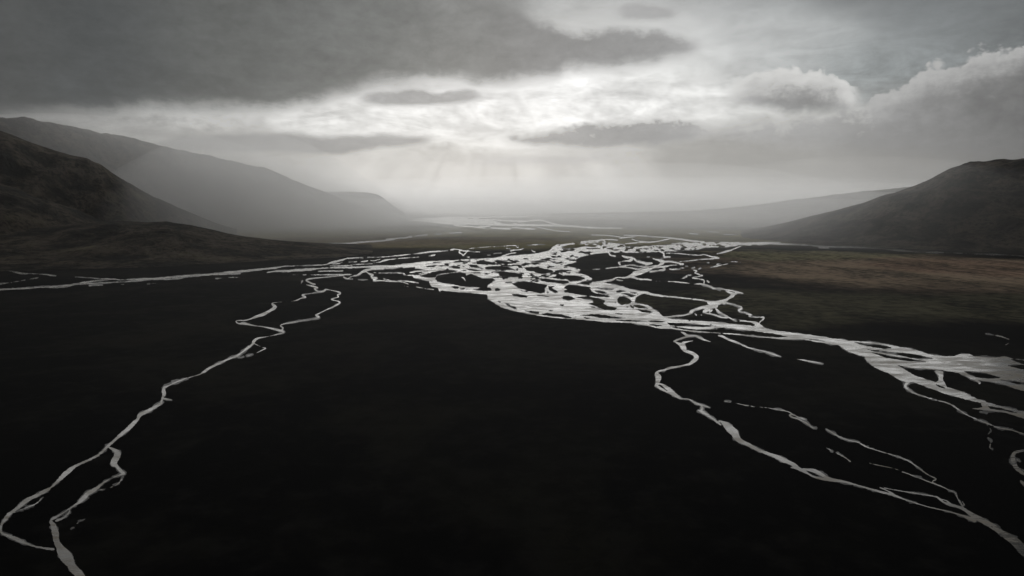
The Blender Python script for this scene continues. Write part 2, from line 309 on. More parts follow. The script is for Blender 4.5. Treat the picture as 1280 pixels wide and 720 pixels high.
river_strokes = [
 [(1500,508,8),(1540,519,5),(1580,534,7),(1620,546,3),(1632,549,.6)],[(1390,486,6),(1430,500,4),(1470,520,5),(1520,530,4),(1570,552,4),(1610,566,1)],[(1460,554,5),(1510,570,4),(1560,590,5),(1600,600,3),(1625,612,.8)],[(1330,460,4),(1380,462,3),(1440,474,3),(1500,480,3),(1560,496,2),(1600,500,.8)],
 # western arm
 [(440,334.7,1.6),(405,335,1.6),(390,337,2.4),(374,337.5,4),(360,338.7,3),(346,338.7,2.2),(334,340.6,1.6)],
 [(367.5,332.5,1.4),(355,333,1.4),(342.5,335,3),(330,336,3),(317.5,337.7,2.6),(299,339.4,2.8),(275,341.6,3),(250,344,2.2),(219,346,2.4),(200,347.5,1.8),(175,349,2),(155,350,1.6),(137.5,349,2.4),(120,351,1.6),(106,353,2.2),(90,356,2),(78,358,3.8),(56,358.6,2),(31,360.4,2.6),(8,361.5,2.4),(-12,363.5,4),(-60,366,4),(-100,371,3),(-150,373,5)],
 [(300,342,1),(270,343.6,1.4),(240,345.3,.9),(215,348.6,1.4),(190,349,1),(165,351.6,1.2),(130,353.4,1.2),(100,355,1.4)],
 [(137,349,1.6),(115,347.5,1),(94,346,.9)],[(70,345,.6),(56,343,1.4),(38,342,1.1),(25,341.5,2.4),(10,338,1.2),(-10,334,1.6)],
 [(48,347,.8),(20,352,.9),(0,355,1)],
 [(300,346.6,.9),(292,346.8,1.2),(285,347.2,.6)],[(278,347.5,.8),(270,348,1)],[(252,349,.8),(244,349.4,1)],[(196,354,.7),(184,355,.9)],[(160,355,.6),(150,355.6,.8)],[(128,356.4,.8),(112,357,1)],
 [(435,322.5,1.3),(425,325.6,2.6),(415,328,3),(411,329.4,1.6),(405,331,1.3),(380,332,.9),(360,332.4,.6)],[(416,330,1.4),(424,329.2,1.4),(428,327.5,1)],
 [(440,332,1.5),(424,332.4,1.6),(411,332.7,.7)],[(398,339,1.2),(412,338.7,1.7),(428,338.7,1.2)],[(366,343.6,.6),(390,343.6,1.2),(415,343.4,1),(437,343.2,1.8)],[(380,337.4,3),(389,336,1.4)],
 t1((440,265,1.4),(500,259,1.6),(550,258,1.3)), t1((565,257,1),(590,257,1.2)),
 t1((640,254,1),(720,252,1),(800,249,1.1),(900,240,1.5),(1000,230,1.5),(1060,224,.9),(1120,218,.9),(1180,210,1.6),(1240,200,1.8),(1300,195,1.6),(1440,188,1)),
 t1((450,300,.8),(530,296,1.2)), t1((570,298,.9),(620,292,2),(650,285,1.2),(700,288,1.6),(760,272,1.2)), t1((700,307,1),(760,300,2),(810,282,2.4),(880,272,1.6),(960,264,1.4),(1060,256,1.2),(1145,252,1)),
 t1((300,342,1.2),(380,338,1.1),(470,328,.9),(560,322,1.6),(620,320,1),(680,315,1)),
 t1((0,372,2.4),(120,366,2),(300,357,1.6),(450,354,1.8),(600,350,2.2),(720,346,3),(830,350,5),(920,345,4.5),(1000,332,4.4),(1080,325,3.6),(1150,315,4),(1280,303,3.4)),
 t1((1000,350,3.4),(1100,338,3),(1200,330,3),(1280,325,3)),
 t1((790,362,4),(700,368,3.4),(640,380,3.6),(600,392,4.4),(570,408,3),(540,428,2.2),(500,440,1.5),(465,450,1.4),(445,462,1.2)),
 t1((395,450,1.6),(410,458,2),(440,466,1.3),(485,468,.8)), t1((350,432,1.2),(410,425,1.8),(470,425,1)),
 t1((545,475,.6),(600,478,.7),(640,476,.5)),
 t1((625,402,1.4),(660,420,2.4),(690,426,2.2),(675,445,3),(700,462,3.4),(725,465,2.6),(700,482,2.6),(740,487,1.6),(800,489,1.2),(860,490,1.4),(950,496,1),(1000,505,1.3),(1045,523,1.4)),
 t1((800,468,1),(850,480,.8)), t1((940,488,1),(1010,490,1.6),(1080,500,1.6),(1145,510,1)), t1((1005,540,.8),(1045,548,1)), t1((1110,545,.7),(1160,556,1.4),(1215,566,1)), t1((1250,568,.8),(1300,575,1)),
 t1((700,405,1.2),(740,410,1.3),(850,410,1),(980,412,1.2),(1005,425,2.2),(1030,432,1.4),(1080,432,2.2),(1110,445,4.4),(1160,455,4),(1210,468,3.6),(1280,475,4),(1310,490,4.4)),
 t1((1060,405,1.6),(1095,400,2.4),(1125,390,2),(1180,388,1.2),(1230,385,1)), t1((1150,415,1),(1195,422,1.4)), t1((1130,352,2),(1160,345,3.4),(1190,362,3),(1240,368,3),(1280,388,3)), t1((1240,400,2),(1260,408,1.4)),
 t1((1260,500,2.4),(1280,520,2.8),(1310,530,3)), t1((1250,240,1.2),(1280,236,2.4),(1310,228,1.4)),
 # northern side strands of the braid
 t2((345,180,1.4),(365,176,2.4),(400,172,1),(440,180,1.8),(480,190,2),(520,190,1.6),(560,196,1),(640,200,1.2)),
 t2((440,185,1.6),(432,205,2.4),(455,218,1.4),(470,233,2),(485,222,1.6),(510,195,1.8)), t2((515,252,1.2),(530,252,1.2)),
 t2((530,168,1),(600,158,.9),(700,150,1.1),(790,146,.9),(860,142,.9),(980,134,1.1),(1030,140,.7)), t2((1080,132,.6),(1180,128,.9),(1290,126,.8)),
 t2((870,240,1.6),(920,222,1.3),(960,210,1.6),(1000,208,1)), t2((950,188,2.2),(980,182,1.2),(1030,178,1.2),(1075,165,1.4),(1060,172,1)), t2((900,162,.8),(940,168,.8)), t2((1000,148,.8),(1020,156,1.2)),
 t2((1155,175,.8),(1165,190,1.2),(1190,200,1.4)), t2((715,232,.8),(740,230,1.2)), t2((780,215,.6),(850,212,1)),
 t2((430,442,1),(460,452,1.3),(480,465,1.2),(492,485,1.3)),
 t2((0,548,1.3),(50,556,1.2),(95,568,.7)), t2((115,570,.6),(160,573,.8)), t2((225,570,1.6),(240,590,1.8)),
 # network east of the braid
 t4((190,190,2),(235,212,3),(240,235,2.6),(250,250,2),(300,250,2.2)), t4((205,262,1),(250,256,1)),
 t4((130,265,1.4),(180,280,3),(230,300,5.4),(200,325,3),(170,340,2.6),(130,358,3),(80,375,5),(10,400,7)),
 t3((1140,400,6),(1080,415,7),(1050,430,6),(1015,445,4),(960,455,2.4),(900,455,2.2),(860,468,2.6),(830,482,3),(780,490,3),(700,510,4),(640,520,3)),
 t3((1040,452,3),(1100,466,2),(1150,475,1.6),(1190,474,2.4),(1235,482,.8)),
 t3((890,475,1.6),(920,482,1.6),(950,487,.8)), t3((880,540,.8),(960,545,1),(1000,550,.8)),
 t4((230,300,3.4),(300,298,2),(350,305,2.4),(400,318,2.4),(430,322,2.6),(400,330,1.4),(320,332,1.6),(240,345,2),(170,357,1.4),(60,372,2)),
 t4((440,360,1),(400,360,.9)), t4((400,368,1),(330,375,2),(300,370,1.4)), t4((225,350,1.8),(245,375,2.4),(180,385,1.8),(100,400,1.6)),
 t3((1000,265,1.4),(940,238,1.6),(1000,252,2),(1040,262,3.4),(1020,285,3.6),(960,290,1.6),(905,305,1.6),(920,322,2.6)),
 t3((1060,265,2.6),(1085,290,2.4),(1130,302,3.4),(1180,315,3),(1240,312,2.4),(1180,330,2)), t3((1190,252,1.2),(1215,248,1.2)),
 t3((780,364,.8),(840,358,1.2),(900,352,1.4),(960,345,3),(1000,355,1.8),(1100,372,1.6),(1160,358,1.4),(1280,335,1.8)), t3((970,335,1.4),(1040,332,1.2),(1120,345,1.2),(1200,352,2.2)),
 t3((810,215,1.6),(830,235,1.8),(870,240,2.2)), t3((650,375,.5),(720,372,.6)),
 t4((260,212,1),(360,214,1.3),(480,225,1.1),(600,232,1.5),(640,225,1.3),(690,240,2.2),(740,252,2.6),(790,260,2),(710,268,1.6),(600,275,1.2),(520,285,1.3),(400,297,1)),
 t4((770,218,1.2),(830,205,1.8),(880,190,2.6),(910,182,2),(950,165,1.6),(1000,145,2)),
 t4((705,353,.7),(760,343,1.6),(830,328,1.6),(880,318,1)), t4((770,322,1.8),(820,315,1)), t4((915,295,.9),(960,298,.8),(1010,308,1.2)), t4((670,305,.8),(690,306,1)), t4((455,340,.9),(475,342,.9)),
 t4((520,368,1.4),(545,355,1)), t4((540,382,1.6),(565,392,2.2),(550,410,1.5),(580,420,2.2),(600,430,1.4),(625,437,1.8),(570,448,1.3),(525,460,1.5),(600,470,1.2),(640,482,1.2),(640,512,1.6)), t4((670,488,1.6),(686,500,2.6)), t4((585,372,1),(605,364,1.2)),
 t4((410,468,.8),(440,460,1.6),(465,445,1.8),(475,435,1),(510,430,.7)),
 t4((0,478,1.4),(40,472,1.6),(80,478,2),(110,485,.7)), t4((160,490,.5),(260,492,.5)),
 t4((280,495,1),(330,497,1.6),(400,504,1.8),(470,510,1.6),(540,520,1),(590,520,2),(640,526,2.8),(700,545,2.4),(745,565,2.2),(820,570,1.4),(880,580,2),(930,590,1.6),(980,605,2.4),(1030,612,1.8)),
 t4((780,578,1),(800,585,.8)), t4((860,590,1.2),(905,610,3.4),(930,630,5),(890,660,3.6),(850,685,3.6),(780,700,4)), t4((980,605,2),(940,625,3)),
 t4((0,602,3),(60,608,3.4),(120,625,3.2),(180,636,2.4),(300,645,2),(420,658,1.7),(560,675,1.8),(640,685,2.2),(700,700,3.4),(760,710,4)),
 t7((370,230,5),(430,235,7),(500,220,4),(520,230,4)), t7((440,255,7),(400,262,7),(340,270,5),(280,282,3.4),(220,300,3),(195,315,4.4),(180,335,3.4),(140,350,2),(80,357,2.4),(0,365,1.8),(-100,372,2)),
 t7((380,275,6),(345,300,6),(320,325,2.4),(400,342,2),(450,358,1.8),(510,376,2.4),(560,372,2.6)), t7((400,300,2),(375,318,3)),
 t7((440,262,3),(440,285,3),(465,318,3.2),(500,338,2),(540,358,3.2),(580,380,2),(630,408,2),(660,410,1),(700,408,2.2),(760,415,1.8),(820,425,3),(850,440,5),(830,462,2),(870,458,4),(900,466,3)),
 t7((610,392,1),(650,392,.9),(690,402,1.2)),
 t7((520,222,3),(560,232,1.6),(610,244,1.4),(660,260,2),(690,270,2.6),(690,288,3),(670,298,2.6),(680,318,1.6),(720,325,1.4),(760,338,2.2),(790,352,2.2),(770,362,1),(820,370,1.4),(880,374,1.4),(915,378,3.4),(905,400,2.4),(880,420,2),(865,440,3)),
 t7((230,340,1),(245,350,1.4)), t7((275,343,.7),(300,352,.8)), t7((930,365,.6),(955,368,.7)),
 # inner strands
 t6((1010,355,3),(960,330,3),(900,290,3.4),(850,255,3),(790,242,2),(740,240,2),(700,245,2)), t6((740,265,1.5),(780,285,1.6),(850,298,1.4)), t6((730,235,3),(735,190,4.6),(760,165,2.6),(800,140,2.4),(830,128,2.6)), t6((720,195,3),(680,165,1.6),(640,150,1.8),(560,140,3)),
 t6((300,85,1.6),(350,125,1.4),(420,140,1.3),(480,150,1.6),(530,160,3)), t6((330,80,1.4),(380,100,.9),(450,115,.9),(480,135,1)), t6((480,105,1.6),(520,110,2.4),(550,130,3)),
 t6((100,32,2.4),(200,48,2.4),(300,62,2.2),(330,50,2),(420,48,4),(520,60,5),(640,85,4),(740,110,3),(860,128,3),(960,148,2.6),(1100,168,1.9),(1280,185,1.8)),
 t6((300,40,1.6),(360,22,1.6),(440,10,1.6)),
 # far reach along the right valley side
 [(915,305.5,3),(940,305,2.4),(958,304.4,1.4),(976,305.2,2.2),(1000,306,1.3),(1032,308,1.2),(1060,308.8,1.4),(1089,310,1.6),(1115,312,1.6),(1134,314.2,2.2),(1150,315,1.4),(1167,315.6,1),(1200,316.4,.6),(1240,318,.9),(1280,320,1.1),(1330,324,1)],
 [(940,303.4,.8),(975,303.2,1)],[(1024,309.4,.7),(1036,310.2,.9)],
 [(1232.5,417,1.3),(1242,418.6,1),(1250,420.3,1.6),(1261,423.8,1.1)],[(1257,431,.8),(1261,429,1.2)],
 # far stream across the grass plain
 [(410,304.7,.9),(425,304.5,1.3),(434,304.6,2),(445,303.4,1.5),(456,302.3,1),(468,301.6,1.1),(480,300.8,1.1),(486,299.4,1.8),(493,299.2,1.6)],[(483,298.7,1),(489,298.4,1.2)],[(495,297.9,.8),(508,297,.9),(512,295.8,1.7),(515,296.6,.8)],[(519,295.2,.5),(528,293.8,1.1),(534,293.4,.9)],[(545,292.8,.4),(551,292.6,.5)],[(562,291.7,.7),(572,290.6,1.1),(577,290.6,.6)],
 # shining far flats
 [(513,275.3,.8),(524,274.8,2.2),(540,275.4,2.6),(556,275.6,3),(575,277.4,3.4),(590,278.6,2.6),(610,279.8,1.8),(630,281,1.5),(660,281.3,1.2),(690,281.6,1.1),(715,282.6,1),(735,284.4,1),(752,285,.9),(777,285.2,.7)],
 [(524,273.6,.9),(545,272.8,1),(565,272,1),(590,271.9,.7),(620,271.3,.6),(660,270.8,.6)],
 [(545,277.8,1.4),(565,279.4,1.6),(582,280.3,1.2)],[(590,274.8,1),(610,274.6,.8),(640,276.2,.8),(668,276.2,.6)],[(580,275.6,1.6),(600,277,1.6),(622,278.2,.8)],
 [(648,277.8,.7),(662,276,.8),(677,275.4,.9),(688,278.6,.9),(700,281,.9)],[(568,281.8,.6),(590,283.4,.7),(606,285.2,.6)],[(614,285,.8),(638,286,1)],[(640,284.4,.5),(668,286.4,1)],[(672,284,.4),(695,288.4,.6),(712,289.6,.6)],
 [(600,282.8,.9),(612,282.6,.9)],
 [(837,297.4,1.5),(848,298.8,1.4),(862,300.6,1.5),(880,302.6,1.5)],[(837,298.2,1),(828,300.4,.9),(817,302.4,1),(800,303.2,.8),(782,304.8,1)],[(780,293.8,.5),(803,294.8,.7),(820,296.2,.6),(838,297,.8)],[(862,291.6,.8),(872,292.6,.8)],[(885,289.4,.5),(897,290.4,.6)],[(860,303.6,.8),(840,304.4,.7)],[(790,299,.6),(800,301.8,.6),(812,302.6,.7)],[(740,293.6,.5),(760,294.4,.5),(782,297,.5)],[(905,293,.5),(922,293.6,.5)],
 [(727,302.2,1),(745,300.8,1.2),(758,299.4,.9),(772,300.2,.8)],[(752,298,.5),(756,302,1.2)],[(775,297.6,.6),(795,295.8,.6)],
 # hook stream and loop at the right edge
 [(1138,474,3),(1136,477,3.4),(1132,481,4),(1132.5,484.6,3.4),(1141,490.6,2.8),(1155,495.6,2),(1170,500,1.3),(1182,503,1.5),(1192,507.5,2.2),(1200,513.4,2.2),(1210,519.4,1.6),(1224,525.4,2),(1232,528.4,2.6),(1240,531.4,1.9),(1249,534.8,2),(1265,537.8,1.6),(1280,542.4,1.7),(1310,550,2),(1370,560,3),(1430,561,3)],
 [(1234,531.5,.4),(1238.6,538,.6),(1234.5,544,.8),(1235,547,.8),(1239,551,1.2),(1238,555,1.4),(1237.3,559.5,1.4),(1241,562,.8)],
 [(1440,562,4),(1380,566,4),(1330,556,3),(1296,561,3.4),(1280,563,3.6),(1269,565.6,4),(1266,570,5.4),(1266.6,577,7),(1270,584,6),(1277,590.5,4.4),(1285,595,4),(1300,602,4),(1340,606,6),(1400,600,5),(1440,565,4)],[(1271,574,.8),(1275,577.5,1.6)],
 [(1273,584.4,.7),(1280,588.5,1)],[(1276,601,3),(1281,606,5),(1292,612,5)],
 [(1214,510.8,.6),(1226,511.8,1.4),(1240,513.4,1.6)],[(1226,514.6,1),(1233,516.6,.9)],
]
# --- filled reaches (outline), then islands
mass = [
 [(514,275.4),(524,273.6),(545,272.6),(575,272.3),(600,272.6),(592,274.4),(614,275.8),(650,279.4),(700,281.2),(735,284),(700,283),(650,282.4),(610,281.2),(575,280),(545,278.2),(525,277)],
 [(519,328.6),(545,326),(570,325),(595,323.5),(617,322.5),(630,320.2),(655,318.5),(672,316.6),(684,314),(689,311),(690,309),(696,305.4),(704,305.2),(727,302.4),(745,301.5),(760,303.4),(780,305.4),(800,307.6),(837,306),(870,303.4),(887,302.5),(925,302.4),(960,303.8),(960,305.8),(925,307.6),(906,309),(881,309.5),(872,312),(856,313),(832,314.6),(800,315.8),(765,316),(748,316.6),(738,318.5),(729,320),(719.5,324),(720,327.5),(705,332),(715,334),(726,337),(721,341.5),(733,343.5),(740,348),(737,352),(752,353),(762,355),(785,360.5),(800,364.5),(801,367.5),(794,372),(794,378),(800,379.4),(809,381),(816,386),(824,390.6),(826,393.9),(840,398.8),(890,402),(942,407.3),(952,408),(965,412.3),(981,414.4),(1005,417.5),(1030,421),(1060,425.6),(1092,427.8),(1117,431.8),(1145,437.4),(1162,443),(1182,445.2),(1192,445),(1200,442.4),(1212,442.3),(1217,445),(1245,447),(1256,445.4),(1265,448),(1280,449.6),(1310,452),(1340,456),(1390,470),(1440,486),(1490,504),(1530,517),(1490,514),(1440,508),(1390,503),(1340,496),(1310,492),(1280,489),(1270,486),(1252,480),(1232,476.4),(1222,475),(1227,478.5),(1225,480.8),(1219,476),(1211,472.5),(1197,466),(1176,462.6),(1145,460.4),(1134,459.2),(1122,456.4),(1134,464),(1145,469.6),(1159,474.6),(1170,477.6),(1173,475),(1173.4,470),(1168,464),(1171,462.6),(1179,464.5),(1179,475),(1184,483.6),(1205,490),(1215,495.6),(1229,501),(1251,507.5),(1272,512.5),(1310,518),(1340,524),(1420,543),(1490,562),(1420,551),(1340,533),(1310,527),(1280,523.4),(1256,515.8),(1232,513),(1212,510.8),(1228,509),(1226,504),(1207,499.4),(1182,492.5),(1164,486),(1142,477.8),(1132,477.5),(1124,475),(1112,467.5),(1094,460),(1082,450),(1081,446),(1061,440),(1049,432),(1027,428.7),(1005,424.4),(975,423.7),(952,421.8),(915,418),(890,416.2),(865,415),(840,411.2),(825,411),(807,407),(787,403.4),(755,402.6),(737,400.4),(710,398.4),(692,397.5),(672,394.6),(642,388.6),(626,383.8),(617,378),(610,373.4),(609,368),(585,366),(560,364),(548,363),(538,357),(536,352),(526,348.4),(519,347)],
]
islands = [
 # main braid, west
 t2((205,438),(240,430),(330,415),(430,400),(500,410),(500,435),(550,420),(660,462),(770,462),(800,480),(720,530),(708,550),(640,556),(500,548),(400,530),(210,498),(190,475)),
 t2((570,570),(640,562),(740,556),(760,580),(740,590),(600,584)), t2((790,575),(812,563),(842,575),(820,590),(795,588)),
 t2((30,440),(130,410),(240,385),(350,380),(420,390),(380,402),(250,416),(215,426),(195,455),(100,455)), t2((-10,365),(60,372),(120,388),(60,392),(-10,385)),
 t2((-10,478),(60,480),(130,492),(135,510),(150,545),(200,560),(235,572),(220,600),(-20,600)), t2((-30,402),(50,402),(80,415),(20,432),(-30,425)),
 t2((100,345),(140,335),(195,340),(180,350),(110,351)), t2((225,338),(270,331),(305,337),(260,343)), t2((325,350),(380,335),(410,342),(445,356),(430,369),(370,360)),
 t2((520,325),(600,330),(640,350),(660,357),(600,361),(540,345)), t2((505,368),(560,370),(665,385),(600,392),(530,383)), t2((555,402),(640,405),(645,415),(580,412)),
 t2((600,288),(700,292),(760,300),(830,325),(700,325),(610,318)), t2((780,285),(850,283),(985,310),(900,325),(800,305)), t2((935,290),(1000,284),(1035,296),(960,301)),
 t2((690,358),(720,345),(860,340),(930,350),(990,380),(900,382),(700,374)), t2((775,400),(840,390),(920,400),(1040,415),(1068,435),(1020,450),(900,452),(835,438),(828,415)),
 t2((1040,332),(1090,310),(1155,315),(1080,342)), t2((1145,295),(1280,282),(1310,296),(1240,306),(1180,303)), t2((370,298),(440,290),(530,286),(500,298),(390,304)), t2((90,320),(180,303),(260,299),(170,314)),
 t2((360,545),(420,548),(422,562),(385,560)), t2((440,572),(490,561),(480,575),(455,577)), t2((460,345),(490,342),(480,349)), t2((890,502),(960,498),(960,510),(900,508)), t2((560,310),(600,308),(590,316)),
 t3((-40,356),(90,350),(150,365),(240,385),(260,405),(170,418),(80,406),(60,392),(-10,385)), t3((270,388),(330,375),(430,378),(440,386),(380,396),(280,406)),
 t3((25,294),(130,282),(182,295),(150,304),(60,303)), t3((210,272),(250,268),(300,270),(260,278)), t3((245,310),(330,300),(352,310),(290,319)), t3((215,210),(290,204),(285,216)),
 t3((335,150),(400,132),(480,124),(565,121),(575,140),(480,160),(370,170)), t3((580,142),(620,122),(695,137),(650,151)), t3((835,181),(880,174),(915,178),(880,187)), t3((310,188),(360,185),(340,192)), t3((390,258),(425,258),(410,264)), t3((380,408),(430,395),(420,415)), t3((180,434),(260,432),(230,442)),
 t3((470,322),(480,312),(510,318),(500,330),(480,332)), t3((620,100),(700,97),(680,107)), t3((960,118),(1060,114),(1200,128),(1120,146),(980,146)), t3((1140,100),(1280,98),(1280,110),(1160,112)),
 t3((240,455),(370,435),(480,433),(560,455),(572,470),(500,492),(420,492),(380,470),(260,462)), t3((118,475),(170,464),(280,482),(400,490),(412,505),(360,522),(300,510),(200,500),(130,487)),
 t3((490,516),(560,495),(640,478),(656,488),(610,530),(520,521)), t3((55,490),(90,482),(120,490),(90,500)),
 t5((640,115),(700,98),(760,92),(850,105),(990,130),(970,170),(968,205),(920,211),(810,190),(700,160)),
 t3((205,545),(270,538),(240,560),(292,590),(300,605),(270,612),(240,595),(210,575)), t3((185,598),(205,595),(208,612),(190,614)), t3((350,642),(430,645),(470,668),(420,682),(350,665)),
 t3((715,497),(800,485),(830,492),(800,506),(740,511)), t3((90,632),(160,634),(200,645),(120,640)),
 # lower braid
 t5((640,222),(700,220),(795,240),(785,256),(700,246),(650,240)), t5((570,313),(600,313),(630,338),(675,345),(690,375),(660,370),(600,342)), t5((770,388),(830,388),(912,400),(905,417),(830,412)), t5((920,417),(1000,411),(1140,425),(1240,456),(1200,463),(1100,448),(960,431)),
 t5((470,168),(510,166),(520,185),(480,192)), t5((1135,253),(1200,256),(1272,270),(1200,286),(1150,272)), t5((580,98),(640,98),(642,108),(590,109)), t5((730,185),(800,190),(790,200),(740,194)), t5((890,232),(960,234),(1010,246),(940,241)), t5((1115,330),(1160,326),(1150,340)), t5((30,146),(90,142),(112,152),(70,166)), t5((120,166),(165,160),(150,175)), t5((500,296),(530,292),(520,304)),
 t6((175,172),(280,164),(380,180),(450,210),(430,235),(480,262),(568,280),(550,302),(450,297),(350,262),(285,238),(330,222),(325,205),(240,192)),
 t6((60,60),(100,45),(300,70),(312,100),(350,130),(450,142),(518,160),(480,172),(300,160),(200,145),(50,122),(40,105),(85,97),(42,80)),
 t6((330,75),(450,78),(545,88),(500,106),(440,97)), t6((345,100),(430,112),(485,132),(420,136),(350,118)), t6((560,112),(600,95),(655,112),(600,127),(565,126)),
 t6((605,140),(660,128),(765,155),(730,172),(680,170)), t6((590,165),(640,163),(700,193),(722,220),(680,238),(610,248),(580,228),(572,195)), t6((700,120),(785,123),(750,140)),
 t6((735,250),(820,248),(885,285),(800,283),(735,268)), t6((755,288),(850,295),(935,317),(900,333),(820,316)), t6((695,248),(715,255),(735,282),(715,275)),
 t6((200,352),(320,344),(400,345),(560,370),(660,380),(560,387),(400,376),(300,358)), t6((545,334),(580,331),(625,340),(590,344)), t6((540,402),(700,401),(900,415),(820,418),(640,410)), t6((875,408),(960,408),(1055,418),(1000,424),(900,418)),
 t6((880,440),(950,443),(1030,458),(960,462)), t6((285,260),(330,265),(400,285),(330,275)), t6((545,222),(560,220),(560,230),(548,230)), t6((240,376),(300,380),(270,388)),
 t6((940,322),(955,325),(948,334)), t6((30,178),(90,170),(150,190),(100,200)),
 [(834,403.6),(860,404),(876,406),(895,407.4),(880,408.6),(850,407.6),(838,406.4)], [(838,408),(850,409.4),(866,411.4),(860,412.2),(846,410.4)],
 [(857,411.5),(870,411.8),(890,411.8),(905,411),(927,412.6),(946,414.4),(965,417),(984,420.6),(972,421.6),(952,420.2),(927,417.6),(902,416),(877,414.2)],
 [(890,410.4),(905,409.6),(925,411.4),(910,410.8)], [(1010,423.8),(1022,424.6),(1030,426.6),(1018,425.4)],
 # east reach
 [(1068,427.5),(1085,429.5),(1105,431.3),(1114,435),(1106,436),(1090,433.5),(1075,431)], [(1085,437),(1120,440.5),(1145,443),(1167,448.4),(1150,449.2),(1120,443.4),(1095,439.8)], [(1090,440.7),(1105,443),(1120,446),(1150,450.5),(1157,452.3),(1140,451.6),(1120,449),(1108,447.2)],
 [(1205,464),(1226,465),(1252,472.3),(1236,473),(1222,472),(1212,468.6)], [(1250,474.6),(1262,475.6),(1295,480),(1295,483),(1270,479.6)], [(1264,448.8),(1280,450.6),(1340,454),(1340,458),(1280,455.4),(1270,452.4)], [(1260,456.6),(1275,455.8),(1340,462),(1340,468),(1280,461.4),(1270,459.6)],
 [(1235,507.6),(1252,510.4),(1272,516.4),(1259,513.8),(1238,510.8)], [(1170,480.6),(1178,483),(1182,485.6),(1174,483.8)], [(1222,445.2),(1232,444.8),(1250,446),(1235,446.4)], [(1230,478.2),(1244,480.6),(1256,484),(1246,483)],
]
extra_islands_seed = 3

GX0, GX1, GY0, GY1, ST = -140.0, 1640.0, 269.5, 860.0, 0.5
gxs = np.arange(GX0, GX1 + ST, ST); gys = np.arange(GY0, GY1 + ST, ST)

def densify(pts, closed, wob, seed):
    return pts

def stroke_field(Fld, pts):
    r = max(p[2] for p in pts) / 2 + 2.0
    P = np.array(pts, float)
    # smooth the polyline (Catmull-Rom)
    if len(P) > 2:
        Q = np.vstack([2 * P[0] - P[1], P, 2 * P[-1] - P[-2]]); out = []
        for i in range(1, len(Q) - 2):
            for t in np.linspace(0, 1, 4, endpoint=False):
                a, b, c, d = Q[i - 1], Q[i], Q[i + 1], Q[i + 2]
                out.append(0.5 * ((2 * b) + (c - a) * t + (2 * a - 5 * b + 4 * c - d) * t * t + (3 * b - a - 3 * c + d) * t ** 3))
        out.append(P[-1]); P = np.array(out); P[:, 2] = np.maximum(P[:, 2], 0.3)
    for a, b in zip(P[:-1], P[1:]):
        x0, x1 = min(a[0], b[0]) - r, max(a[0], b[0]) + r
        y0, y1 = min(a[1], b[1]) - r, max(a[1], b[1]) + r
        i0, i1 = np.searchsorted(gxs, [x0, x1]); j0, j1 = np.searchsorted(gys, [y0, y1])
        if i0 >= i1 or j0 >= j1: continue
        X, Y = np.meshgrid(gxs[i0:i1], gys[j0:j1])
        d = b[:2] - a[:2]; L = max(d @ d, 1e-9)
        t = np.clip(((X - a[0]) * d[0] + (Y - a[1]) * d[1]) / L, 0, 1)
        dist = np.hypot(X - a[0] - t * d[0], Y - a[1] - t * d[1])
        w_ = a[2] + (b[2] - a[2]) * t
        f = np.where(Y < 288, w_ * 0.8 + 0.1, np.where(Y < 305, w_ * 0.58 + 0.1, w_ * 0.46 - 0.10)) - dist
        Fld[j0:j1, i0:i1] = np.maximum(Fld[j0:j1, i0:i1], f)

def poly_sdf(pts, pad=3.0):
    P = np.array(pts, float)
    x0, y0 = P.min(0) - pad; x1, y1 = P.max(0) + pad
    i0, i1 = np.searchsorted(gxs, [x0, x1]); j0, j1 = np.searchsorted(gys, [y0, y1])
    X, Y = np.meshgrid(gxs[i0:i1], gys[j0:j1])
    D = np.full(X.shape, 1e9); inside = np.zeros(X.shape, bool)
    n = len(P)
    for k in range(n):
        a, b = P[k], P[(k + 1) % n]; d = b - a; L = max(d @ d, 1e-9)
        if n > 40:   # long outlines: work only near the edge for the distance
            ii0, ii1 = np.searchsorted(gxs[i0:i1], [min(a[0], b[0]) - 5, max(a[0], b[0]) + 5])
            jj0, jj1 = np.searchsorted(gys[j0:j1], [min(a[1], b[1]) - 5, max(a[1], b[1]) + 5])
            sl = (slice(jj0, jj1), slice(ii0, ii1))
        else: sl = (slice(None), slice(None))
        xs, ys = X[sl], Y[sl]
        t = np.clip(((xs - a[0]) * d[0] + (ys - a[1]) * d[1]) / L, 0, 1)
        D[sl] = np.minimum(D[sl], np.hypot(xs - a[0] - t * d[0], ys - a[1] - t * d[1]))
        if a[1] != b[1]:
            cond = ((Y > a[1]) != (Y > b[1])) & (X < (b[0] - a[0]) * (Y - a[1]) / (b[1] - a[1]) + a[0])
            inside ^= cond
    D = np.minimum(D, 5.0)
    return (j0, j1, i0, i1), np.where(inside, D, -D)

GXm, GYm = np.meshgrid(gxs, gys)
persp = GYm - HOR
# bank roughness: wavelengths follow the foreshortening of the plain
lx = GXm / 2.6; ly = GYm / 1.1
rough1 = fbm(GXm / 4.2, GYm / 2.0, 3, 11); rough2 = fbm(GXm / 1.5, GYm / 0.8, 2, 31)
ROUGH = (rough1 * 0.55 + rough2 * 0.32)

